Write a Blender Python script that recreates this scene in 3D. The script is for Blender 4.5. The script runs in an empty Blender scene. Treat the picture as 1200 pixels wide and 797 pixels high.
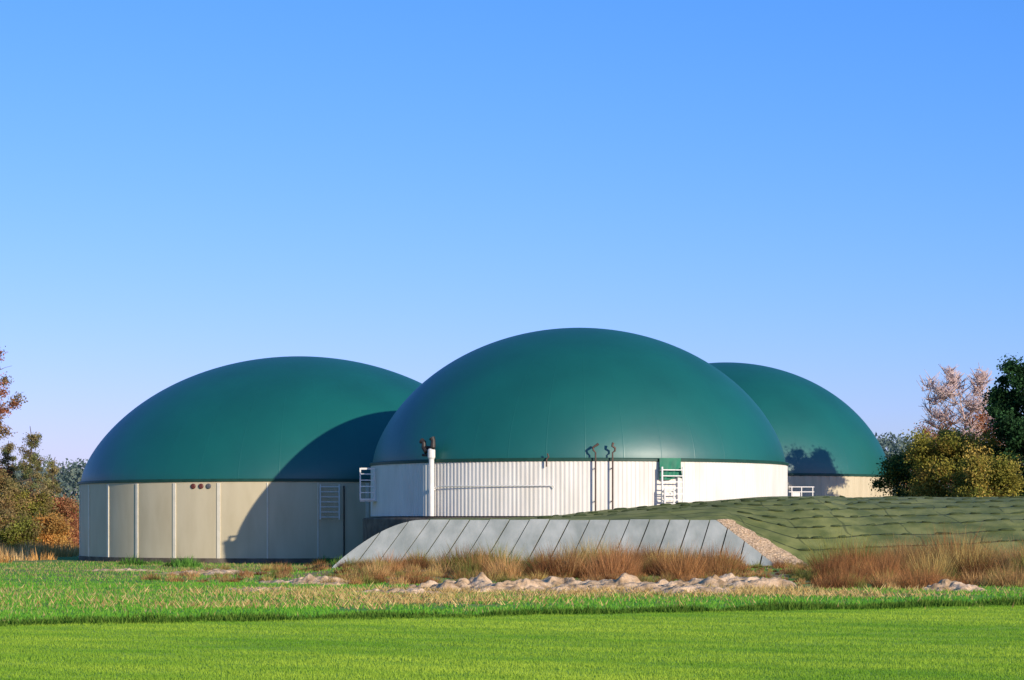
import bpy, math, random
import numpy as np
from mathutils import Vector, noise
random.seed(7); rng=np.random.default_rng(7)
sc=bpy.context.scene; col=sc.collection
R=math.radians
H=3.0; F=2700.0
# ---------------------------------------------------------------- helpers
def link(o):
    col.objects.link(o); return o
def tag(o,label=None,category=None,kind=None,group=None):
    if label:o["label"]=label
    if category:o["category"]=category
    if kind:o["kind"]=kind
    if group:o["group"]=group
    return o
def mesh_obj(name,verts,faces,mat=None,parent=None,smooth=False,loc=None):
    m=bpy.data.meshes.new(name); m.from_pydata([tuple(v) for v in verts],[],[tuple(f) for f in faces]); m.update()
    if smooth: m.polygons.foreach_set("use_smooth",[True]*len(m.polygons))
    if mat: m.materials.append(mat)
    o=bpy.data.objects.new(name,m); link(o)
    if parent:o.parent=parent
    if loc is not None:o.location=loc
    return o
def empty(name,loc):
    e=bpy.data.objects.new(name,None); e.empty_display_size=0.5; e.location=loc; return link(e)
def tube(paths,seg=8):
    V=[];Fc=[]
    for pts,rad in paths:
        pts=[Vector(p) for p in pts]; n=len(pts)
        if not hasattr(rad,'__len__'): rad=[rad]*n
        ref=None; b0=len(V)
        for i,p in enumerate(pts):
            d=(pts[min(i+1,n-1)]-pts[max(i-1,0)]).normalized()
            if ref is None:
                ref=d.cross(Vector((0.13,0.21,1))) 
                if ref.length<0.2: ref=d.cross(Vector((1,0.1,0)))
            ref=(ref-d*ref.dot(d)).normalized(); b=d.cross(ref)
            for k in range(seg):
                a=2*math.pi*k/seg
                V.append(p+(ref*math.cos(a)+b*math.sin(a))*rad[i])
        for i in range(n-1):
            for k in range(seg):
                k2=(k+1)%seg
                Fc.append((b0+i*seg+k,b0+i*seg+k2,b0+(i+1)*seg+k2,b0+(i+1)*seg+k))
        Fc.append(tuple(b0+k for k in range(seg))[::-1]); Fc.append(tuple(b0+(n-1)*seg+k for k in range(seg)))
    return V,Fc
def boxvf(c,s,ax=None):
    ax=ax or (Vector((1,0,0)),Vector((0,1,0)),Vector((0,0,1))); c=Vector(c)
    V=[c+ax[0]*(s[0]/2*i)+ax[1]*(s[1]/2*j)+ax[2]*(s[2]/2*k) for i in(-1,1) for j in(-1,1) for k in(-1,1)]
    Fc=[(0,1,3,2),(4,6,7,5),(0,4,5,1),(2,3,7,6),(0,2,6,4),(1,5,7,3)]
    return V,Fc
def merge(parts):
    V=[];Fc=[]
    for v,f in parts:
        b=len(V); V+=list(v); Fc+=[tuple(i+b for i in q) for q in f]
    return V,Fc
def ss(x,a,b):
    t=np.clip((x-a)/(b-a),0,1); return t*t*(3-2*t)
def raw_mesh(name,co,faces_n,mat,colr=None,smooth=False):
    n=len(co); nf=n//faces_n
    m=bpy.data.meshes.new(name); m.vertices.add(n); m.vertices.foreach_set("co",co.astype(np.float32).ravel())
    m.loops.add(n); m.loops.foreach_set("vertex_index",np.arange(n,dtype=np.int32))
    m.polygons.add(nf); m.polygons.foreach_set("loop_start",(np.arange(nf)*faces_n).astype(np.int32))
    m.polygons.foreach_set("loop_total",np.full(nf,faces_n,dtype=np.int32))
    m.update(calc_edges=True)
    if colr is not None:
        a=m.color_attributes.new("Col",'FLOAT_COLOR','POINT')
        c=np.ones((n,4),np.float32); c[:,:3]=np.repeat(colr,faces_n,axis=0); a.data.foreach_set("color",c.ravel())
    m.materials.append(mat); o=bpy.data.objects.new(name,m); return link(o)
def blades(name,base,h,w,lean,colr,mat,ldir=None):
    n=len(base); a=rng.uniform(0,2*np.pi,n); d=np.stack([np.cos(a),np.sin(a),np.zeros(n)],1)
    b=rng.uniform(0,2*np.pi,n); l=np.stack([np.cos(b),np.sin(b),np.zeros(n)],1)*(lean*h)[:,None]
    if ldir is not None: l=l*.6+ldir*h[:,None]
    co=np.empty((n,3,3)); co[:,0]=base-d*w[:,None]/2; co[:,1]=base+d*w[:,None]/2
    co[:,2]=base+l; co[:,2,2]+=h
    co[:,0,2]-=0.02; co[:,1,2]-=0.02
    return raw_mesh(name,co.reshape(-1,3),3,mat,colr)
def leaves(name,cen,size,colr,mat,parent=None,up=0.0):
    n=len(cen); u=rng.normal(size=(n,3)); u/=np.linalg.norm(u,axis=1)[:,None]
    w=rng.normal(size=(n,3)); w-=u*np.sum(u*w,1)[:,None]; w/=np.linalg.norm(w,axis=1)[:,None]
    s=(size*rng.uniform(.6,1.3,n))[:,None]; co=np.empty((n,4,3))
    co[:,0]=cen-u*s; co[:,1]=cen-w*s*.6; co[:,2]=cen+u*s; co[:,3]=cen+w*s*.6
    o=raw_mesh(name,co.reshape(-1,3),4,mat,colr)
    if parent:o.parent=parent
    return o
def mixc(a,b,t):
    return np.array(a)[None,:]*(1-t[:,None])+np.array(b)[None,:]*t[:,None]
def sn(x,y,s=1.0,o=0.0):
    return (np.sin(x*s*1.3+o+1.7*np.sin(y*s*.9+o))+np.sin(y*s*1.1-o*2+1.3*np.sin(x*s*.7+2*o))+.6*np.sin((x+y)*s*2.3+o)+.5*np.sin((x-1.4*y)*s*3.1))/3.1
# ---------------------------------------------------------------- materials
def mat_new(name):
    m=bpy.data.materials.new(name); m.use_nodes=True; nt=m.node_tree
    return m,nt,nt.nodes["Principled BSDF"]
def N(nt,t,**k):
    n=nt.nodes.new(t)
    for a,b in k.items(): setattr(n,a,b)
    return n
def noise_mat(name,c1,c2,scale=2.0,rough=.8,detail=6,bump=0.0,bscale=None,stretch=(1,1,1),spec=.3,metal=0,lo=.35,hi=.65):
    m,nt,p=mat_new(name); L=nt.links
    tc=N(nt,"ShaderNodeTexCoord"); mp=N(nt,"ShaderNodeMapping"); mp.inputs["Scale"].default_value=stretch
    L.new(tc.outputs["Object"],mp.inputs["Vector"])
    nz=N(nt,"ShaderNodeTexNoise"); nz.inputs["Scale"].default_value=scale; nz.inputs["Detail"].default_value=detail
    L.new(mp.outputs[0],nz.inputs["Vector"])
    cr=N(nt,"ShaderNodeValToRGB"); cr.color_ramp.elements[0].color=(*c1,1); cr.color_ramp.elements[1].color=(*c2,1)
    cr.color_ramp.elements[0].position=lo; cr.color_ramp.elements[1].position=hi
    L.new(nz.outputs["Fac"],cr.inputs[0]); L.new(cr.outputs[0],p.inputs["Base Color"])
    p.inputs["Roughness"].default_value=rough; p.inputs["Specular IOR Level"].default_value=spec; p.inputs["Metallic"].default_value=metal
    if bump:
        b=N(nt,"ShaderNodeBump"); b.inputs["Strength"].default_value=bump; b.inputs["Distance"].default_value=.1
        n2=N(nt,"ShaderNodeTexNoise"); n2.inputs["Scale"].default_value=bscale or scale*4; n2.inputs["Detail"].default_value=5
        L.new(mp.outputs[0],n2.inputs["Vector"]); L.new(n2.outputs["Fac"],b.inputs["Height"]); L.new(b.outputs[0],p.inputs["Normal"])
    return m
def leaf_mat(name,trans=.3):
    m,nt,p=mat_new(name); L=nt.links; nt.nodes.remove(p)
    at=N(nt,"ShaderNodeAttribute",attribute_name="Col"); d=N(nt,"ShaderNodeBsdfDiffuse"); t=N(nt,"ShaderNodeBsdfTranslucent"); mx=N(nt,"ShaderNodeMixShader")
    mx.inputs[0].default_value=trans
    L.new(at.outputs["Color"],d.inputs[0]); L.new(at.outputs["Color"],t.inputs[0]); L.new(d.outputs[0],mx.inputs[1]); L.new(t.outputs[0],mx.inputs[2])
    L.new(mx.outputs[0],nt.nodes["Material Output"].inputs[0]); return m
M_leaf=leaf_mat("foliage",.35); M_blade=leaf_mat("grass_blade",.35)
M_bark=noise_mat("bark",(.07,.045,.03),(.14,.10,.07),3,.9,bump=.5,stretch=(1,1,.3))
M_birch=noise_mat("birch_bark",(.42,.27,.23),(.66,.52,.47),2,.8,stretch=(1,1,3))
def dome_mat():
    m,nt,p=mat_new("green_membrane"); L=nt.links
    tc=N(nt,"ShaderNodeTexCoord"); nz=N(nt,"ShaderNodeTexNoise"); nz.inputs["Scale"].default_value=.18; nz.inputs["Detail"].default_value=4
    L.new(tc.outputs["Object"],nz.inputs["Vector"])
    cr=N(nt,"ShaderNodeValToRGB"); cr.color_ramp.elements[0].color=(.003,.094,.080,1); cr.color_ramp.elements[1].color=(.004,.116,.094,1)
    cr.color_ramp.elements[0].position=.35; cr.color_ramp.elements[1].position=.65
    L.new(nz.outputs["Fac"],cr.inputs[0]); L.new(cr.outputs[0],p.inputs["Base Color"])
    p.inputs["Roughness"].default_value=.47; p.inputs["Specular IOR Level"].default_value=.75
    gx=N(nt,"ShaderNodeSeparateXYZ"); L.new(tc.outputs["Object"],gx.inputs[0])
    at=N(nt,"ShaderNodeMath",operation='ARCTAN2'); L.new(gx.outputs["Y"],at.inputs[0]); L.new(gx.outputs["X"],at.inputs[1])
    mu=N(nt,"ShaderNodeMath",operation='MULTIPLY'); mu.inputs[1].default_value=36/(2*math.pi); L.new(at.outputs[0],mu.inputs[0])
    fr=N(nt,"ShaderNodeMath",operation='PINGPONG'); fr.inputs[1].default_value=.5; L.new(mu.outputs[0],fr.inputs[0])
    mr=N(nt,"ShaderNodeMapRange"); mr.inputs[1].default_value=0; mr.inputs[2].default_value=.02; mr.inputs[3].default_value=1; mr.inputs[4].default_value=0
    L.new(fr.outputs[0],mr.inputs[0])
    ad=N(nt,"ShaderNodeMath",operation='ADD'); L.new(mr.outputs[0],ad.inputs[0])
    n2=N(nt,"ShaderNodeTexNoise"); n2.inputs["Scale"].default_value=.6; n2.inputs["Detail"].default_value=3; L.new(tc.outputs["Object"],n2.inputs["Vector"])
    m2=N(nt,"ShaderNodeMath",operation='MULTIPLY'); m2.inputs[1].default_value=2.0; L.new(n2.outputs["Fac"],m2.inputs[0]); L.new(m2.outputs[0],ad.inputs[1])
    b=N(nt,"ShaderNodeBump"); b.inputs["Strength"].default_value=.14; b.inputs["Distance"].default_value=.06
    L.new(ad.outputs[0],b.inputs["Height"]); L.new(b.outputs[0],p.inputs["Normal"])
    return m
M_dome=dome_mat()
M_white=noise_mat("white_cladding",(.64,.605,.53),(.74,.705,.63),1.2,.55,stretch=(1,1,.25),spec=.2)
M_beige=noise_mat("beige_cladding",(.50,.42,.27),(.58,.495,.33),.8,.6,stretch=(1,1,.3))
M_trim=noise_mat("pale_trim",(.66,.60,.46),(.74,.67,.53),2,.5)
M_rim=noise_mat("dark_green_rim",(.01,.05,.035),(.015,.065,.045),2,.5)
M_dark=noise_mat("dark_metal",(.02,.018,.016),(.045,.035,.03),3,.5)
M_rust=noise_mat("brown_metal",(.07,.045,.035),(.12,.08,.06),3,.6)
M_base=noise_mat("dark_concrete",(.09,.07,.05),(.17,.14,.10),1.2,.9,bump=.4)
M_wpaint=noise_mat("white_paint",(.66,.64,.58),(.75,.72,.66),3,.5)
M_red=noise_mat("red_cap",(.11,.03,.025),(.14,.04,.03),3,.5)
M_grey=noise_mat("grey_cap",(.08,.08,.09),(.12,.12,.12),3,.5)
M_slab=noise_mat("grey_slab",(.29,.31,.26),(.45,.46,.39),.8,.75,bump=.25,stretch=(1,.5,.5),detail=9)
M_tarpflap=noise_mat("green_flap",(.01,.13,.075),(.02,.18,.10),2,.6)
M_bag=noise_mat("sandbag_fabric",(.025,.04,.013),(.05,.07,.024),2,.9)
M_chip=noise_mat("tan_gravel",(.36,.23,.12),(.76,.55,.34),9,.95,detail=8,bump=.8,bscale=14)
M_soil=noise_mat("pale_soil",(.34,.22,.11),(.76,.54,.33),1.8,.95,detail=10,bump=.9,bscale=6)
def tarp_mat():
    m,nt,p=mat_new("green_netting"); L=nt.links
    tc=N(nt,"ShaderNodeTexCoord")
    def at(nm): return N(nt,"ShaderNodeAttribute",attribute_name=nm).outputs["Fac"]
    def ma(op,a,b=0.0):
        n=N(nt,"ShaderNodeMath",operation=op)
        for i,v in enumerate((a,b)):
            if isinstance(v,(int,float)): n.inputs[i].default_value=v
            else: L.new(v,n.inputs[i])
        return n.outputs[0]
    def nz(s,d=6):
        n=N(nt,"ShaderNodeTexNoise"); n.inputs["Scale"].default_value=s; n.inputs["Detail"].default_value=d; L.new(tc.outputs["Object"],n.inputs[0]); return n.outputs["Fac"]
    def mr(v,a,b,c=0,d=1):
        n=N(nt,"ShaderNodeMapRange",interpolation_type='SMOOTHSTEP'); n.inputs[1].default_value=a; n.inputs[2].default_value=b; n.inputs[3].default_value=c; n.inputs[4].default_value=d; L.new(v,n.inputs[0]); return n.outputs[0]
    wob=ma('MULTIPLY',ma('SUBTRACT',nz(.25,3),.5),.035)
    vv=ma('ADD',at("vv"),ma('MULTIPLY',at("uu"),-.006))
    rows=ma('PINGPONG',ma('MULTIPLY',ma('ADD',ma('ADD',vv,wob),.0144),9.009),.5)
    rl=ma('MULTIPLY',mr(rows,.02,.07,1,0),mr(nz(.7,3),.34,.44))
    wob2=ma('MULTIPLY',ma('SUBTRACT',nz(.3,2),.5),2.0)
    cols=ma('PINGPONG',ma('MULTIPLY',ma('ADD',ma('ADD',at("uu"),ma('MULTIPLY',at("vv"),3.0)),wob2),1/3.4),.5)
    cl=ma('MULTIPLY',mr(cols,.008,.026,1,0),mr(nz(.7,3),.42,.52))
    ln=ma('MAXIMUM',rl,ma('MULTIPLY',cl,.6))
    cr=N(nt,"ShaderNodeValToRGB"); cr.color_ramp.elements[0].color=(.12,.145,.038,1); cr.color_ramp.elements[1].color=(.24,.25,.075,1); cr.color_ramp.elements[0].position=.38; cr.color_ramp.elements[1].position=.62
    L.new(nz(.6,12),cr.inputs[0])
    mx=N(nt,"ShaderNodeMix",data_type='RGBA'); L.new(ma('MULTIPLY',ln,.85),mx.inputs[0]); L.new(cr.outputs[0],mx.inputs[6]); mx.inputs[7].default_value=(.025,.04,.014,1)
    L.new(mx.outputs[2],p.inputs["Base Color"]); p.inputs["Roughness"].default_value=.75; p.inputs["Specular IOR Level"].default_value=.3
    b=N(nt,"ShaderNodeBump"); b.inputs["Strength"].default_value=.5; b.inputs["Distance"].default_value=.05; L.new(ma('SUBTRACT',nz(4,8),ln),b.inputs["Height"]); L.new(b.outputs[0],p.inputs["Normal"])
    return m
M_tarp=tarp_mat()
# ---------------------------------------------------------------- terrain height
def gz(X,Y):
    X=np.asarray(X,float); Y=np.asarray(Y,float)
    z=.05*sn(X,Y,.35,.4)*ss(Y,60,90)+.02*sn(X,Y,1.1,2.)
    z=z+.5*ss(X,-14,-8)*(1-ss(X,70,90))*ss(Y,108,122)*(1-ss(Y,175,200))
    return z
xs=np.concatenate([[-4000,-2000,-1000,-600,-350,-220,-150,-110,-85],np.arange(-70,71,1.0),[85,110,150,220,350,600,1000,2000,4000]])
ys=np.concatenate([[-200,-60,-10,15,28],np.arange(36,240,1.0),[245,255,270,290,320,360,420,500,600,800,1200,2000,4000,6000]])
GX,GY=np.meshgrid(xs,ys); GZ=gz(GX,GY); nx=len(xs); ny=len(ys)
V=np.stack([GX,GY,GZ],-1).reshape(-1,3)
Fc=[(j*nx+i,j*nx+i+1,(j+1)*nx+i+1,(j+1)*nx+i) for j in range(ny-1) for i in range(nx-1)]
def ground_mat():
    m,nt,p=mat_new("field_ground"); L=nt.links
    g=N(nt,"ShaderNodeNewGeometry"); sp=N(nt,"ShaderNodeSeparateXYZ"); L.new(g.outputs["Position"],sp.inputs[0])
    def nz(scale,detail=6,stretch=(1,1,1),rot=0):
        mp=N(nt,"ShaderNodeMapping"); mp.inputs["Scale"].default_value=stretch; mp.inputs["Rotation"].default_value=(0,0,rot); L.new(g.outputs["Position"],mp.inputs[0])
        n=N(nt,"ShaderNodeTexNoise"); n.inputs["Scale"].default_value=scale; n.inputs["Detail"].default_value=detail; L.new(mp.outputs[0],n.inputs[0]); return n.outputs["Fac"]
    def ma(op,a,b):
        n=N(nt,"ShaderNodeMath",operation=op)
        for i,v in enumerate((a,b)):
            if isinstance(v,(int,float)): n.inputs[i].default_value=v
            else: L.new(v,n.inputs[i])
        return n.outputs[0]
    def mr(v,a,b):
        n=N(nt,"ShaderNodeMapRange",interpolation_type='SMOOTHSTEP'); n.inputs[1].default_value=a; n.inputs[2].default_value=b; L.new(v,n.inputs[0]); return n.outputs[0]
    def mix(f,a,b):
        n=N(nt,"ShaderNodeMix",data_type='RGBA'); L.new(f,n.inputs[0])
        for i,v in ((6,a),(7,b)):
            if isinstance(v,tuple): n.inputs[i].default_value=(*v,1)
            else: L.new(v,n.inputs[i])
        return n.outputs[2]
    X,Y=sp.outputs["X"],sp.outputs["Y"]
    s=ma('SUBTRACT',Y,ma('MULTIPLY',X,.5))
    s=ma('ADD',s,ma('MULTIPLY',ma('SUBTRACT',nz(.5,4),.5),3.0))
    fine=nz(6,8); mid=nz(.35,6); big=nz(.08,4); streak=nz(.9,5,(.15,1.2,1),.45)
    A=mix(mr(fine,.3,.7),(.20,.38,.03),(.36,.54,.05)); A=mix(mr(streak,.45,.7),A,(.42,.58,.07))
    B=mix(mr(mid,.42,.62),(.12,.36,.04),(.22,.38,.06)); B=mix(mr(fine,.60,.8),B,(.36,.32,.12))
    S=mix(mr(fine,.35,.65),(.28,.18,.08),(.54,.37,.18)); 
    C=mix(mr(mid,.45,.62),S,(.15,.27,.05))
    D=mix(mr(big,.4,.6),(.14,.26,.05),(.24,.27,.08))
    patch=nz(.22,5,(.5,1.6,1))
    st=ma('MULTIPLY',mr(X,-16,-3),mr(s,80,88)); st=ma('MULTIPLY',st,mr(patch,.48,.58))
    c=mix(mr(s,73,75),A,B); c=mix(st,c,S)
    ps=ma('MULTIPLY',mr(nz(.6,5,(.25,1.2,1)),.54,.60),mr(Y,88,100)); c=mix(ps,c,S)
    yn=ma('ADD',Y,ma('MULTIPLY',ma('SUBTRACT',mid,.5),30.0)); cc=mix(mr(X,-20,-5),D,C)
    c=mix(mr(yn,104,118),c,cc); c=mix(mr(Y,175,230),c,D)
    L.new(c,p.inputs["Base Color"]); p.inputs["Roughness"].default_value=.95; p.inputs["Specular IOR Level"].default_value=.1
    b=N(nt,"ShaderNodeBump"); b.inputs["Strength"].default_value=.5; b.inputs["Distance"].default_value=.08; L.new(nz(3,8),b.inputs["Height"]); L.new(b.outputs[0],p.inputs["Normal"])
    return m
tag(mesh_obj("ground",V,Fc,ground_mat(),smooth=True),"flat green farm field with strips of stubble and bare soil","ground","structure")
# ---------------------------------------------------------------- tanks
def pol(r,th,z): return Vector((r*math.sin(th),-r*math.cos(th),z))
def dome_vf(Rr,h,z0,nr=48,ns=160):
    V=[];Fc=[]
    for j in range(nr+1):
        u=math.cos(j/nr*math.pi/2)
        if j==nr:u=0
        cap=( math.sqrt(max(((Rr*Rr+h*h)/(2*h))**2-(Rr*u)**2,0))-((Rr*Rr+h*h)/(2*h)-h) )/h
        el=math.sqrt(max(1-u*u,0)); z=z0+h*(.5*cap+.5*el)
        if j==nr: V.append(Vector((0,0,z))); break
        for k in range(ns): V.append(pol(Rr*u,2*math.pi*k/ns,z))
    for j in range(nr-1):
        for k in range(ns):
            k2=(k+1)%ns; Fc.append((j*ns+k,j*ns+k2,(j+1)*ns+k2,(j+1)*ns+k))
    top=len(V)-1
    for k in range(ns): Fc.append(((nr-1)*ns+k,(nr-1)*ns+(k+1)%ns,top))
    return V,Fc
def ring_wall(prof,ns,radf=None,thf=None):
    V=[];Fc=[];n=len(prof)
    for k in range(ns):
        th=thf(k) if thf else 2*math.pi*k/ns; dr=radf(k) if radf else 0
        for r,z in prof: V.append(pol(r+dr,th,z))
    for k in range(ns):
        k2=(k+1)%ns
        for j in range(n-1): Fc.append((k*n+j,k2*n+j,k2*n+j+1,k*n+j+1))
    return V,Fc
def frame_axes(th): return (Vector((math.cos(th),math.sin(th),0)),Vector((math.sin(th),-math.cos(th),0)),Vector((0,0,1)))
def ladder_vf(r,th,z0,z1,w,nr,post=.05,cage=False):
    ax=frame_axes(th); c=pol(r,th,0); P=[]
    for s in(-1,1): P.append(boxvf(c+ax[0]*s*w/2+Vector((0,0,(z0+z1)/2)),(post,post,z1-z0),ax))
    for i in range(nr):
        z=z0+(z1-z0)*(i+.5)/nr; P.append(boxvf(c+Vector((0,0,z)),(w-post,post*.7,post*.7),ax))
    for z in(z0+.2,z1-.2):
        for s in(-1,1): P.append(boxvf(c+ax[0]*s*w/2-ax[1]*.14+Vector((0,0,z)),(post*.8,.26,post*.8),ax))
    return merge(P)
def tank(loc,Rr,hw,hd,label,wallmat,ribs=None,amp=.02,zlow=0):
    e=empty("biogas_tank",loc); tag(e,label,"biogas tank",group="green domed biogas tanks")
    if ribs:
        offs=[0,.35,.5,.85]; pat=[0,0,amp,amp]
        V,Fc=ring_wall([(Rr,zlow),(Rr,hw)],ribs*4,lambda k:pat[k%4],lambda k:2*math.pi*(k//4+offs[k%4])/ribs)
    else:
        V,Fc=ring_wall([(Rr,zlow),(Rr,hw)],224)
    mesh_obj("wall",V,Fc,wallmat,e,smooth=not ribs)
    V,Fc=dome_vf(Rr-.12,hd,hw+.06); mesh_obj("dome",V,Fc,M_dome,e,smooth=True)
    V,Fc=ring_wall([(Rr-.3,hw+.1),(Rr+.07,hw+.1),(Rr+.10,hw+.05),(Rr+.10,hw-.1),(Rr+.03,hw-.12),(Rr-.3,hw-.12)],200); mesh_obj("rim",V,Fc,M_rim,e,smooth=False)
    return e
tl=tank((-16.5,180,0),17,5.9,9.85,"large biogas tank with green membrane dome and beige panelled wall",M_beige,ribs=None)
for k in range(30):
    th=R(-2.7+12*k); V,Fc=boxvf(pol(17.02,th,2.85),(.24 if k%30>1 else .09,.07,5.7),frame_axes(th)); mesh_obj("wall_post",V,Fc,M_trim,tl)
V,Fc=ladder_vf(17.3,R(12),3.1,5.6,1.35,7,.09); mesh_obj("ladder",V,Fc,M_wpaint,tl)
for th,mt in((-21.4,M_red),(-19.3,M_red),(-17.3,M_grey)):
    a=R(th); V,Fc=tube([([pol(16.95,a,5.47),pol(17.06,a,5.47),pol(17.1,a,5.47)],[.19,.19,.13])],16); mesh_obj("pipe_cap",V,Fc,mt,tl)
V,Fc=ring_wall([(17,.35),(17.06,.34),(17.06,-.1)],224); mesh_obj("plinth",V,Fc,M_base,tl)
a=R(15.5); V,Fc=tube([([pol(17.15,a,.2),pol(17.15,a,5.0),pol(17.1,a,5.5)],.05)],8); mesh_obj("pipe",V,Fc,M_dark,tl)
tm=tank((4.45,154,0),13.85,6.75,9.05,"biogas tank with green membrane dome and white corrugated wall",M_white,ribs=320,amp=.022,zlow=3.3)
V,Fc=ring_wall([(13.0,3.28),(14.35,3.2),(14.4,3.1),(14.4,-.2)],160); mesh_obj("base",V,Fc,M_base,tm)
P=[]; c0=pol(14.25,R(-74),0)
for dx in(-.62,.30):
    P.append(boxvf(c0+Vector((dx,-.2,5.4)),(.09,.09,2.1)))
for z in(4.4,4.85,5.25,5.65,6.05,6.4):
    P.append(boxvf(c0+Vector((-.16,-.2,z)),(.83,.07,.07 if z not in(4.4,6.4) else .12)))
P.append(boxvf(c0+Vector((-.1,.35,4.3)),(1.1,1.0,.07)))
V,Fc=merge(P); mesh_obj("ladder",V,Fc,M_wpaint,tm)
a=R(-41.8)
V,Fc=tube([([pol(14.2,a,3.3),pol(14.2,a,7.0)],[.17,.17]),([pol(14.2,a,6.85),pol(14.2,a,6.95),pol(14.2,a,7.4),pol(14.2,a,7.5)],[.18,.24,.24,.18]),([pol(13.8,a,5.0),pol(14.3,a,5.0)],.12)],14); o=mesh_obj("vent_pipe",V,Fc,M_wpaint,tm,smooth=False)
ax=frame_axes(a); c=pol(14.2,a,7.5)
def rel(x,y,z): return c+ax[0]*x+ax[1]*y+Vector((0,0,z))
V,Fc=tube([([rel(-.2,0,-.1),rel(-.45,0,-.15),rel(-.65,0,.1),rel(-.65,0,.4),rel(-.85,0,.5)],[.13,.18,.17,.15,.19]),
 ([rel(.05,0,-.05),rel(.12,0,.1),rel(.14,0,.5),rel(.05,0,.65)],[.15,.18,.15,.2]),([rel(-.75,0,-.38),rel(-.25,0,-.4)],.09),([rel(-.65,0,.12),rel(.1,0,.08)],.08)],10)
mesh_obj("relief_valve",V,Fc,M_dark,tm)
pts=[pol(14.05,R(t),5.15-.15*(t<-41)) for t in np.linspace(-41.5,-8,24)]; pts.append(pol(14.05,R(-7.6),5.0))
V,Fc=tube([(pts,.035)],8); mesh_obj("pipe",V,Fc,M_wpaint,tm)
for th,s in((2.5,-1),(6.7,1)):
    a=R(th); ax=frame_axes(a); b=pol(14.2,a,0)
    pp=[b+Vector((0,0,3.4)),b+Vector((0,0,7.15))]
    pp+=[b+ax[0]*(-.12)+Vector((0,0,7.28)),b+ax[0]*(-.16)+Vector((0,0,7.45)),b+ax[0]*(.0)+Vector((0,0,7.56)),b+ax[0]*(.18)+Vector((0,0,7.68))] if s<0 else [b+ax[0]*(.14)+Vector((0,0,7.25)),b+ax[0]*(.16)+Vector((0,0,7.42)),b+ax[0]*(-.02)+Vector((0,0,7.55)),b+ax[0]*(.04)+Vector((0,0,7.75))]
    V,Fc=tube([(pp,[.05,.05,.06,.07,.075,.085])]+[([b+Vector((0,0,z))-ax[1]*.3,b+Vector((0,0,z))],.04) for z in(4.2,6.2)],10); mesh_obj("gooseneck_pipe",V,Fc,M_rust,tm)
a=R(-9.6); b=pol(14.1,a,0); V,Fc=tube([([b+Vector((0,0,6.3)),b+Vector((0,0,6.75)),b+Vector((.13,0,6.9)),b+Vector((.05,0,7.1))],.05)],8); mesh_obj("hook",V,Fc,M_rust,tm)
Vv=[]
for i in range(13):
    for j in range(9):
        t=R(18.8+5.9*i/12); z=6.85-1.3*j/8-.15*(i/12)*(j/8)*math.sin(i*.5); Vv.append(pol(14.12+.10*math.sin(i*1.4+j*.5)*(j/8)+.05*j/8,t,z))
Fc=[(i*9+j,(i+1)*9+j,(i+1)*9+j+1,i*9+j+1) for i in range(12) for j in range(8)]
mesh_obj("hatch_cover",Vv,Fc,M_tarpflap,tm,smooth=True)
V1=ladder_vf(14.4,R(21.8),4.1,6.3,1.4,6,.09); V,Fc=merge([V1,ladder_vf(14.75,R(20.3),3.9,5.0,.6,4,.08)]); mesh_obj("access_ladder",V,Fc,M_wpaint,tm)
P=[boxvf((14.9,1.0,4.5),(2.0,1.2,.08))]
for dx in(14.3,14.95,15.7): P.append(boxvf((dx,.35,4.9),(.06,.06,.8)))
for z in(4.95,5.28): P.append(boxvf((14.95,.35,z),(1.7,.05,.06)))
P.append(boxvf((14.6,.5,4.75),(.5,.3,.4)))
V,Fc=merge(P); mesh_obj("platform",V,Fc,M_wpaint,tm)
tr=tank((18.4,199,0),14.25,6.75,9.85,"biogas tank with green dome, beige wall and tree shadow on it",M_beige,ribs=110,amp=.04)
# ---------------------------------------------------------------- retaining wall of slabs
zb=.35
rw=empty("retaining_wall",(2,127,0)); tag(rw,"sloping retaining wall of grey concrete slabs beside silage heap","retaining wall")
XL,XT0,XT1,XR=-10.0,-5.0,11.6,14.8
def ztop(X):
    if X<=XL or X>=XR: return zb
    if X<XT0: return zb+2.7*math.sin((X-XL)/(XT0-XL)*math.pi/2)**.9
    if X<XT1: return 3.05
    return zb+2.7*(XR-X)/(XR-XT1)
n=21; OFF=Vector((2,127,0)); thick=Vector((0,.16,-.1))
def P3(X,k): return Vector((X,127+4*k,zb+2.7*k))
def hit(xb,sl):
    lo,hi=0,1
    for _ in range(40):
        k=(lo+hi)/2
        if zb+2.7*k<ztop(xb+sl*k): lo=k
        else: hi=k
    return lo
for i in range(n):
    g=.035; xa=XL+(XR-XL)*i/n; xc=XL+(XR-XL)*(i+1)/n
    sa=1.9-.9*i/n; s_c=1.9-.9*(i+1)/n
    ka=hit(xa+g+.001,sa); kc=hit(xc-g-.001,s_c)
    pts=[P3(xa+g,0),P3(xc-g,0)]
    if kc>.02: pts.append(P3(xc-g+s_c*kc,kc))
    Xa=xa+g+sa*ka; Xc=xc-g+s_c*kc
    for q in (5,4,3,2,1):
        Xq=Xa+(Xc-Xa)*q/6; pts.append(P3(Xq,(ztop(Xq)-zb)/2.7))
    if ka>.02: pts.append(P3(Xa,ka))
    jz=Vector((0,-random.uniform(0,.06),random.uniform(0,.05)))
    q=[v+jz-OFF for v in pts]; m_=len(q)
    V=q+[v+thick for v in q]; Fc=[tuple(range(m_)),tuple(range(m_,2*m_))[::-1]]+[(k,k+m_,(k+1)%m_+m_,(k+1)%m_) for k in range(m_)]
    mesh_obj("slab",V,Fc,M_slab,rw)
bx=[XL+.3+(XR-XL-.6)*i/40 for i in range(41)]
V=[];Fc=[]
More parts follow.
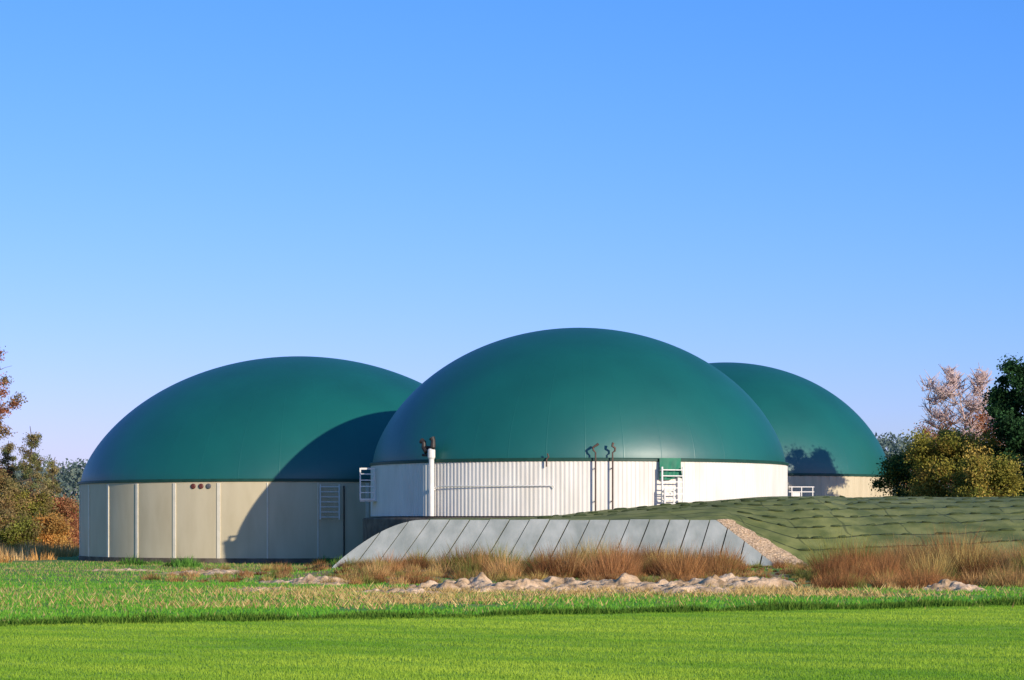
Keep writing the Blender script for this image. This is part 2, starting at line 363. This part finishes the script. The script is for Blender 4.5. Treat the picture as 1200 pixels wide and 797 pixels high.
for X in bx:
    k=(ztop(X)-zb)/2.7*.97; V+= [P3(X,0)+Vector((0,.22,-.6))-OFF,P3(X,k)+Vector((0,.22,-.12))-OFF]
Fc=[(2*i,2*i+2,2*i+3,2*i+1) for i in range(40)]
mesh_obj("backing",V,Fc,M_base,rw)
# ---------------------------------------------------------------- silage heap
def sstep(x,a,b):
    t=min(max((x-a)/(b-a),0),1); return t*t*(3-2*t)
def lin(x,a,b): return min(max((x-a)/(b-a),0),1)
def heap(X,v):
    l=lin(X,-9.4,-5.0); r=lin(X,12.2,16.2)
    yf=127.4+3.85*l-2.7*r; zf=(.25+2.7*l)*(1-r)+r*(.75)
    yr=140.3+6*sstep(X,17,22); zr=(3.15+1.35*sstep(X,-2,18))*l+.25*(1-l)
    if v<=1:
        y=yf+(yr-yf)*v; k=math.sin(v*math.pi/2)**(1.0-.1*r)
        z=zf+(zr-zf)*k
    else:
        w=v-1; y=yr+(1.5+22*sstep(X,18,22))*w; z=zr-(zr)*sstep(w,.35,1.0)*sstep(X,18,22)
    z-= 3.5*sstep(X,62,75)*(z/4.5)
    return Vector((X,y,z))
def heapn(X,v):
    p=heap(X,v); a=.05*min(1,max(v*4,0)) 
    p.z+=a*(noise.noise(Vector((p.x*.3,p.y*.5,0)))*2.2+.8*noise.noise(Vector((p.x*1.3,p.y*2.2,3))))
    return p
Xs=[-9.4+.35*i for i in range(242)]; Vs=[j/90 for j in range(91)]+[1+.1*j for j in range(1,11)]
V=[heapn(X,v) for X in Xs for v in Vs]; nv=len(Vs)
Fc=[(i*nv+j,(i+1)*nv+j,(i+1)*nv+j+1,i*nv+j+1) for i in range(len(Xs)-1) for j in range(nv-1)]
b=len(V)
for X in Xs:
    p=heapn(X,0); V.append(Vector((p.x,p.y-.15,p.z-1.2)))
Fc+=[(b+i,b+i+1,(i+1)*nv,i*nv) for i in range(len(Xs)-1)]
ho=mesh_obj("silage_heap",V,Fc,M_tarp,smooth=True); tag(ho,"silage heap covered with green netting weighed down by bags","silage heap")
au=ho.data.attributes.new("uu",'FLOAT','POINT'); av=ho.data.attributes.new("vv",'FLOAT','POINT')
au.data.foreach_set("value",[X for X in Xs for v in Vs]+list(Xs)); av.data.foreach_set("value",[v for X in Xs for v in Vs]+[0.04]*len(Xs))
bm_v=[]; nu,nw=10,8
for i in range(nu+1):
    t=i/nu; x=(t-.5)*.9; rr=.085*math.sqrt(max(1-(2*t-1)**4,0.02))
    for k in range(nw):
        a=2*math.pi*k/nw; bm_v.append((x,rr*1.4*math.cos(a)+.02*math.sin(t*9),rr*.8*math.sin(a)))
bm_f=[(i*nw+k,i*nw+(k+1)%nw,(i+1)*nw+(k+1)%nw,(i+1)*nw+k) for i in range(nu) for k in range(nw)]+[tuple(range(nw))[::-1],tuple(nu*nw+k for k in range(nw))]
bagmesh=None; cnt=0
for r_ in range(8):
    v0=.07+.111*r_
    X=13.5+random.random()*.6 if v0<.5 else 1+random.random()
    if v0<.2: X=16.5
    while X<36.5 and cnt<290:
        v=v0+.006*(X-14)+random.uniform(-.003,.003)
        if random.random()<.82 and .02<v<.93:
            p=heapn(X,v); q2=heapn(X+.4,v+.0024)
            if bagmesh is None:
                o=mesh_obj("sandbag",bm_v,bm_f,M_bag,smooth=True); bagmesh=o.data
            else: o=bpy.data.objects.new("sandbag",bagmesh); link(o)
            d=(q2-p); o.location=p+Vector((0,0,.025)); o.rotation_euler=(random.uniform(-.1,.1),-math.atan2(d.z,d.x),math.atan2(d.y,d.x)+random.uniform(-.12,.12))
            s=random.uniform(.5,1.15); o.scale=(s*1.0,random.uniform(.7,1.1),random.uniform(.7,1.1))
            tag(o,"dark green sandbag lying on the silage netting","sandbag",group="sandbags holding down the silage netting"); cnt+=1
        X+=random.uniform(.85,1.5)
# gravel pile
A=Vector((11.65,131,3.05));B=Vector((12.7,131.4,2.95));C=Vector((16.5,128.2,.6));D=Vector((14.85,126.9,.3))
V=[];gu,gv=48,120
for i in range(gu+1):
    for j in range(gv+1):
        u=i/gu; w=j/gv; p=(A*(1-u)+B*u)*(1-w)+(D*(1-u)+C*u)*w
        e=math.sin(u*math.pi)**.6*min(1,(1-w)*8+.3)
        p.z+=.12*e+e*.07*noise.noise(p*2.3)+.05*noise.noise(p*9)*e; p.x+=.06*noise.noise(p*4+Vector((5,0,0)))+(u>.5)*.25*noise.noise(p*1.5); V.append(p)
Fc=[(i*(gv+1)+j,i*(gv+1)+j+1,(i+1)*(gv+1)+j+1,(i+1)*(gv+1)+j) for i in range(gu) for j in range(gv)]
b=len(V); rim=[i*(gv+1) for i in range(gu+1)]+[gu*(gv+1)+j for j in range(1,gv+1)]+[i*(gv+1)+gv for i in range(gu-1,-1,-1)]+[j for j in range(gv-1,0,-1)]
for k in rim: V.append(V[k]-Vector((0,-.05,.8)))
for k in range(len(rim)): k2=(k+1)%len(rim); Fc.append((rim[k],rim[k2],b+k2,b+k))
tag(mesh_obj("gravel_pile",V,Fc,M_chip,smooth=False),"strip of tan gravel heaped along the slab wall end","gravel pile")
# ---------------------------------------------------------------- soil heaps
def soil(x,y,rx,ry,h,seed):
    V=[];n1,n2=30,110; V.append(Vector((0,0,h*.6)))
    for j in range(1,n1+1):
        for k in range(n2):
            a=2*math.pi*k/n2; u=j/n1; w=1+.5*noise.noise(Vector((math.cos(a)*1.8,math.sin(a)*1.8,seed)))
            px=rx*u*w*math.cos(a); py=ry*u*w*math.sin(a); z=h*(1-u**1.6)*.75
            q=noise.noise(Vector((px*.6,py*.9,seed)))+.7*noise.noise(Vector((px*1.9,py*1.9,seed+9)))
            z+=h*.9*(1-u*.6)*q+.12*noise.noise(Vector((px*4,py*4,seed+4)))-.05
            if j==n1:z=-.25
            V.append(Vector((px,py,z)))
    Fc=[(0,1+k,1+(k+1)%n2) for k in range(n2)]+[(1+(j-1)*n2+k,1+j*n2+k,1+j*n2+(k+1)%n2,1+(j-1)*n2+(k+1)%n2) for j in range(1,n1) for k in range(n2)]
    o=mesh_obj("soil_heap",V,Fc,M_soil,loc=(x,y,float(gz(x,y))),smooth=True)
    tag(o,"low rough heap of pale dug-up soil in dry grass","soil heap",group="low heaps of dug soil")
for i,(px,py,wx,h) in enumerate([(545,690,60,.58),(610,692,85,.48),(672,688,70,.62),(735,690,80,.54),(800,693,70,.38),(852,687,80,.56),(1112,691,38,.42),(372,684,58,.36),(470,695,55,.24),(250,672,65,.24),(140,669,60,.18),(300,692,50,.14)]):
    Yd=H*F/(py-610); X=(px-600)*Yd/F; soil(X,Yd,wx*Yd/F,1.4+random.random()*1.4,h,i*3.7)
# ---------------------------------------------------------------- grass
def pts_region(n,y0,y1,marg=3,pw=1.0):
    y=y0+(y1-y0)*rng.uniform(0,1,n)**pw; hw=y*.2222+marg; x=rng.uniform(-1,1,n)*hw
    return x,y
x,y=pts_region(460000,40.5,86,1.5,pw=1.15); s=y-.5*x; k=s<73.2; x,y,s=x[k],y[k],s[k]; n=len(x)
str_=.5+.5*np.sin((y*.9+x*.55)*2.2+1.5*sn(x,y,.3)); t=np.clip(.45+.6*sn(x,y,.3,1.)+.35*(str_-.5),0,1)
c=mixc((.18,.36,.03),(.43,.57,.06),t)*rng.uniform(.85,1.15,(n,1))
blades("field_grass",np.stack([x,y,gz(x,y)],1),rng.uniform(.02,.06,n)*(1+.3*t),rng.uniform(.014,.026,n),.5*np.ones(n),c,M_blade)
tag(bpy.data.objects["field_grass"],"short bright green young crop covering the near field","grass","stuff")
n=26000; x=rng.uniform(-20,24,n); s=73.6+rng.normal(0,.55,n)+.6*sn(x,x*0,.6); y=s+.5*x
hh=rng.uniform(.08,.36,n)*(.6+.7*sn(x,y,1.1)); c=mixc((.045,.12,.015),(.18,.28,.04),rng.uniform(0,1,n)**1.3)
blades("verge_weeds",np.stack([x,y,gz(x,y)],1),np.clip(hh,.04,1),rng.uniform(.03,.08,n),.5*np.ones(n),c,M_blade)
tag(bpy.data.objects["verge_weeds"],"narrow ragged strip of dark green weeds between fields","weeds","stuff")
x,y=pts_region(260000,66,168,3,pw=1.2); s=y-.5*x
g=sn(x,y,.22,.7)+.4*sn(x,y,.9,2.)
green=(s>74.3)&((x<-6)|(s<82+4*g)|(g>.0))
pr=np.where(x<0,1.0,.85)*np.where(y>112,.55,1); k=green&(rng.uniform(0,1,len(x))<pr); x,y,g=x[k],y[k],g[k]; n=len(x)
dry=(rng.uniform(0,1,n)<np.clip(.04+.2*g*(x<0)+.25*ss(y,112,145),0,.6))
c=mixc((.11,.35,.035),(.26,.50,.05),rng.uniform(0,1,n)); cd=mixc((.40,.28,.10),(.62,.48,.22),rng.uniform(0,1,n)); c=np.where(dry[:,None],cd,c)
blades("meadow_grass",np.stack([x,y,gz(x,y)],1),rng.uniform(.04,.13,n)*(1+.6*dry),rng.uniform(.025,.06,n),.5*np.ones(n),c,M_blade)
tag(bpy.data.objects["meadow_grass"],"patchy green and straw coloured meadow grass","grass","stuff")
# stubble
n=95000; x=rng.uniform(-26,24,n); y=rng.uniform(78,118,n); rowq=np.round((y-.12*x)/1.3)*1.3; y=rowq+.12*x+rng.normal(0,.13,n)
g=sn(x,y,.22,.7)+.4*sn(x,y,.9,2.)
dens=(.12+.88*ss(x,-18,-4))*(1-.75*ss(x,15,22))*ss(y-.5*x,80,87)*(1-ss(y,99,104))*np.clip(.5-.9*g,.05,1); k=rng.uniform(0,1,n)<dens+.012; x,y=x[k],y[k]; n=len(x)
c=mixc((.46,.28,.09),(.88,.64,.26),rng.uniform(0,1,n)); hs=rng.uniform(.05,.28,n)
blades("corn_stubble",np.stack([x,y,gz(x,y)],1),hs,rng.uniform(.03,.09,n),.9*np.ones(n),c,M_blade)
tag(bpy.data.objects["corn_stubble"],"golden broken corn stubble left in rows","stubble","stuff")
# tall dry grass : fan-shaped tussocks
def clumps(name,cx,cy,hc,rad,per,cols,label,fan=.45,lean=.3,wid=(.03,.06)):
    m_=len(cx); cnt_=(per*np.clip(hc,.5,2)**1.3).astype(int); idx=np.repeat(np.arange(m_),cnt_); n=len(idx); rr=np.sqrt(rng.uniform(0,1,n)); a=rng.uniform(0,2*np.pi,n)
    R_=(rad*hc*rng.uniform(.7,1.3,m_))[idx]
    dx=np.cos(a)*rr; dy=np.sin(a)*rr; x=cx[idx]+dx*R_; y=cy[idx]+dy*R_
    h=hc[idx]*(1.1-.85*rr**2)*rng.uniform(.4,1.08,n)
    cc=np.array(cols)[rng.integers(0,len(cols),m_)]; c=cc[idx]*rng.uniform(.7,1.3,(m_,1))[idx]*rng.uniform(.65,1.35,(n,1))
    ld=np.stack([dx,dy,0*dx],1)*fan
    o=blades(name,np.stack([x,y,gz(x,y)],1),h,rng.uniform(*wid,n),lean*np.ones(n),c,M_blade,ldir=ld); tag(o,label,"dry grass","stuff")
def lowgap(cx,cy,hc):
    px=600+cx/cy*2700; return hc*(1-.68*ss(px,825,885)*(1-ss(px,950,985)))
m_=150; cx=rng.uniform(-7.5,15.5,m_); cy=rng.uniform(114,125,m_); hc=1.1+.5*sn(cx,cy*.3,.6,1.)+.42*rng.normal(size=m_); hc=np.clip(hc,.3,1.9)*(.5+.5*ss(cx,-8,-1))
mf=380; fx=rng.uniform(-9,15.5,mf); fy=rng.uniform(108,125.5,mf); fh=rng.uniform(.2,.7,mf)
cx2=rng.uniform(13,38,170); cy2=rng.uniform(102,126,170); hc2=np.clip(1.2+.7*sn(cx2,cy2,.4,2.)+.6*rng.normal(size=170),.3,2.5); px2=600+cx2/cy2*2700
kk=(px2>925)&((px2>960)|(cy2>112)); hc2*=np.where(cy2<112,.62,1.05)
f2x=rng.uniform(13,38,330); f2y=rng.uniform(103,126,330); f2h=rng.uniform(.25,.9,330); k2=(f2x/f2y*2700+600)>930
cx3=rng.uniform(-19,-7,90); cy3=rng.uniform(112,150,90); hc3=rng.uniform(.2,.6,90)
AX=np.concatenate([cx,fx,cx2[kk],f2x[k2],cx3]); AY=np.concatenate([cy,fy,cy2[kk],f2y[k2],cy3]); AH=lowgap(AX,AY,np.concatenate([hc,fh,hc2[kk],f2h[k2],hc3]))
clumps("dry_grass",AX,AY,np.clip(AH,.12,3),.72,380,[(.22,.10,.04),(.40,.20,.08),(.55,.33,.13),(.34,.16,.06),(.50,.36,.12),(.24,.24,.06),(.46,.24,.09)],"dense tall reddish brown dried grass below the slab wall",fan=.7,lean=.6,wid=(.015,.036))
cx=rng.uniform(-66,-31,460); cy=rng.uniform(165,262,460); k=cx<-34.5-(cy-165)*.1
clumps("straw_grass",cx[k],cy[k],rng.uniform(.5,1.5,k.sum()),.9,80,[(.50,.28,.10),(.70,.46,.20),(.60,.32,.10)],"straw coloured rough grass at the field edge",wid=(.05,.1))
cx=np.array([-26,-25.2,-24.5,-22,-21.4,-21,-13,-12.5,-10.5]); cy=np.array([158,157,158.5,150,151,149,158,157,140.])
clumps("green_weeds",cx,cy,rng.uniform(.4,.8,len(cx)),1.0,300,[(.07,.19,.03),(.14,.30,.05)],"low dark green weeds at the tank foot",lean=.6,wid=(.05,.1))
# ---------------------------------------------------------------- trees
def tree(name,loc,h,label,cat,spread,cols,nclus=60,per=130,leaf=.16,base=.25,clr=.9,bare=0.0,bark=M_bark,shape='round',trunk_r=.25,group=None,limbs=14):
    e=empty(name,loc); tag(e,label,cat)
    if group:e["group"]=group
    r=random.Random(int(abs(loc[0])*70+h*900))
    tp=[Vector((0,0,-.2))]
    for i in range(1,9): tp.append(Vector((r.uniform(-.12,.12)*i*.3,r.uniform(-.12,.12)*i*.3,h*.92*i/8)))
    tr_=[(trunk_r*(1-i/8)+.03) for i in range(9)]
    paths=[(tp,tr_)]; ends=[]
    for i in range(limbs):
        f=base+(.95-base)*(i+.5)/limbs; k=f*8; j=min(int(k),7); p0=tp[j].lerp(tp[j+1],k-j)
        a=i*2.4+r.uniform(-.4,.4)
        if shape=='cone': rr=spread*(1.03-f)*1.15+.2; dz=-.15*rr
        elif shape=='column': rr=spread*(.35+.65*math.sin(math.pi*min(1,(1-f)/(1-base))**.8)); dz=rr*.5
        else:
            u=(f-base)/(1-base); rr=spread*math.sqrt(max(.08,1-(1.7*u-.75)**2)); dz=h*.12*(1-u*.4)
        rr*=r.uniform(.75,1.15)
        p3=p0+Vector((math.cos(a)*rr,math.sin(a)*rr,dz+r.uniform(-.3,.3))); pm=p0.lerp(p3,.5)+Vector((0,0,.1*rr*(1 if shape!='cone' else -.3)))
        lr=trunk_r*.38*(1-f*.6); paths.append(([p0,pm,p3],[lr,lr*.6,.02])); ends+= [p3,pm.lerp(p3,.4),p0.lerp(pm,.8)] 
        for q in range(5 if bare==0 else 9):
            s0=pm.lerp(p3,r.uniform(0,.9)); s1=s0+Vector((r.uniform(-1,1),r.uniform(-1,1),r.uniform(-.2,1)))*rr*.33; paths.append(([s0,s0.lerp(s1,.5)+Vector((0,0,.05)),s1],[max(lr*.35,.03),max(lr*.22,.022),.016])); ends.append(s1)
            if bare>0:
                for w in range(10):
                    u0=s0.lerp(s1,r.uniform(.2,1)); u1=u0+Vector((r.uniform(-1,1),r.uniform(-1,1),r.uniform(0,1.2)))*rr*.28; paths.append(([u0,u1],[.03,.015]))
    V,Fc=tube(paths,6 if bare==0 else 5); mesh_obj("trunk",V,Fc,bark,e,smooth=True)
    E=np.array([tuple(v) for v in ends]); sel=rng.integers(0,len(E),nclus)
    if bare>0:
        lowp=E[:,2]<h*(1-bare); cand=np.where(lowp)[0]; sel=cand[rng.integers(0,len(cand),nclus)]
    cc=E[sel]+rng.normal(0,.25,(nclus,3))*clr; idx=np.repeat(np.arange(nclus),per); n=len(idx)
    sz=rng.uniform(.45,1.15,nclus)[idx]*clr*.5
    P=cc[idx]+rng.normal(size=(n,3))*sz[:,None]*np.array([1,1,.75])
    P[:,2]=np.maximum(P[:,2],.1)
    ci=rng.integers(0,len(cols),nclus)[idx]; c=np.array(cols)[ci]*rng.uniform(.65,1.3,(nclus,1))[idx]*rng.uniform(.75,1.25,(n,1))
    leaves("crown",P,np.full(n,leaf),c,M_leaf,e)
    return e
def at(px,Yd): return ((px-600)*Yd/F,Yd,0)
OL=[(.24,.25,.05),(.32,.28,.06),(.20,.21,.04)]; GO=[(.45,.33,.07),(.36,.31,.06),(.46,.33,.08),(.30,.28,.05)]
RD=[(.45,.19,.10),(.36,.14,.07),(.50,.25,.12)]; DK=[(.035,.085,.03),(.045,.11,.04),(.03,.07,.028)]; BR=[(.32,.24,.10),(.25,.21,.08),(.38,.24,.10)]
PK=[(.55,.28,.18),(.48,.22,.14),(.58,.36,.25)]
tree("autumn_tree",at(1122,171),9.4,"rounded tree with olive and golden autumn leaves","tree",3.8,GO+OL,260,330,.09,.06,1.05,limbs=30)
tree("autumn_tree",at(1062,178),8.4,"small tree with dark olive leaves","tree",1.6,OL+DK,100,240,.10,.06,.9)
tree("autumn_tree",at(1163,165),7.2,"tree with golden brown autumn leaves","tree",2.2,GO+OL,110,260,.09,.08,.9)
tree("birch_tree",at(1128,197),16.4,"tall birch with bare top twigs and reddish leaves","tree",3.7,PK,30,36,.08,.3,.9,bare=.3,bark=M_birch,limbs=36,trunk_r=.26)
tree("autumn_tree",at(1094,194),11.6,"tree with sparse reddish brown leaves","tree",2.1,RD,55,130,.08,.2,.9)
tree("autumn_tree",at(1160,196),13.0,"tree with sparse reddish brown leaves","tree",2.6,RD,85,160,.085,.2,.9)
tree("spruce_tree",at(1202,168.5),15.3,"dark green dense spruce beside autumn trees","tree",2.5,DK,320,200,.12,.05,.75,shape='column',limbs=48)
tree("spruce_tree",at(1250,215),16.5,"dark green dense spruce beside autumn trees","tree",3.4,DK,200,140,.16,.06,.9,shape='column',limbs=30)
tree("autumn_tree",at(-36,246),23.0,"tall tree with sparse reddish brown leaves","tree",4.6,RD+BR,110,180,.13,.25,1.0,limbs=26,trunk_r=.4)
GG=[(.20,.23,.09),(.28,.26,.10),(.33,.26,.12)]
tree("conifer_tree",at(36,240),14.0,"slender spiky conifer with olive brown needles","tree",2.7,GG,130,110,.085,.10,.55,shape='cone',limbs=46)
tree("conifer_tree",at(8,246),12.6,"slender spiky conifer with olive brown needles","tree",2.6,GG,120,110,.085,.10,.55,shape='cone',limbs=40)
tree("conifer_tree",at(62,243),10.6,"slender spiky conifer with olive brown needles","tree",2.0,GG,90,90,.085,.10,.5,shape='cone',limbs=34)
for px,Yd,h,w,cs in((8,238,6.2,2.7,BR+OL),(38,239,5.2,2.7,BR+OL),(70,243,5.4,2.2,RD+BR),(86,251,4.4,1.7,OL+BR),(-15,236,8.2,3.1,BR),(56,232,2.8,1.7,[(.62,.30,.08),(.55,.33,.10)]),(22,230,3.0,1.9,BR+OL),(80,239,2.8,1.5,RD)):
    tree("shrub",at(px,Yd),h,"bushy shrub with brown and orange autumn leaves","shrub",w,cs,95,190,.11,.06,.95)
# far forest
n=8500; cx=rng.uniform(-300,300,n); cy=rng.uniform(430,500,n)
th=11+2.4*sn(cx,cy*.2,.06,1.)+1.3*sn(cx,cy,.33,2.); th=th+8.5*ss(cx,40,70)+2.5*(1-ss(cx,-80,-60)); th=np.clip(th,6,27); cz=th*rng.uniform(0,1,n)**.65
per=42; idx=np.repeat(np.arange(n),per); P=np.stack([cx,cy,cz],1)[idx]+rng.normal(size=(n*per,3))*np.array([1.4,1.4,.7]); P[:,2]=np.maximum(P[:,2],.3)
c=mixc((.14,.20,.18),(.23,.27,.20),rng.uniform(0,1,n))[idx]*rng.uniform(.88,1.12,(n*per,1))  # distance haze painted into the leaf colour as a pale bluish green
leaves("forest",P,np.full(n*per,.42),c,M_leaf); tag(bpy.data.objects["forest"],"distant hazy mixed wood along the field edge","forest","stuff")
# ---------------------------------------------------------------- light
ev,az=15.0,37.0
sd=Vector((math.sin(R(az))*math.cos(R(ev)),-math.cos(R(az))*math.cos(R(ev)),math.sin(R(ev))))
sl=bpy.data.lights.new("sun","SUN"); sl.energy=5.0; sl.angle=R(.5); sl.color=(1,.90,.74)
so=bpy.data.objects.new("sun",sl); so.rotation_euler=sd.to_track_quat('Z','Y').to_euler(); so.location=(60,-60,60); link(so)
w=bpy.data.worlds.new("World"); sc.world=w; w.use_nodes=True; nt=w.node_tree; bg=nt.nodes["Background"]; L=nt.links
sk=nt.nodes.new("ShaderNodeTexSky"); sk.sky_type='NISHITA'; sk.sun_disc=False; sk.sun_elevation=R(ev); sk.sun_rotation=R(180-az)
sk.air_density=1.0; sk.dust_density=.3; sk.ozone_density=3.0
sp=nt.nodes.new("ShaderNodeSeparateColor"); cb=nt.nodes.new("ShaderNodeCombineColor"); L.new(sk.outputs[0],sp.inputs[0])
def M(op,a,b):
    n=nt.nodes.new("ShaderNodeMath"); n.operation=op
    for i,v in enumerate((a,b)):
        if isinstance(v,(int,float)): n.inputs[i].default_value=v
        else: L.new(v,n.inputs[i])
    return n.outputs[0]
L.new(M('MINIMUM',M('MULTIPLY',M('POWER',sp.outputs[0],1.45),.318),M('MULTIPLY',sp.outputs[0],.92)),cb.inputs[0])
L.new(M('MULTIPLY',M('POWER',sp.outputs[1],.90),.84),cb.inputs[1]); L.new(M('MULTIPLY',sp.outputs[2],1.34),cb.inputs[2])
L.new(cb.outputs[0],bg.inputs[0]); bg.inputs[1].default_value=.15
sc.view_settings.view_transform='Standard'; sc.view_settings.look='None'; sc.view_settings.exposure=0
cd=bpy.data.cameras.new("camera"); cd.sensor_width=36; cd.lens=81; cd.shift_y=.1767; cd.clip_end=8000; cd.clip_start=.5
co=bpy.data.objects.new("camera",cd); co.location=(0,0,H); co.rotation_euler=(R(90),0,0); link(co); sc.camera=co
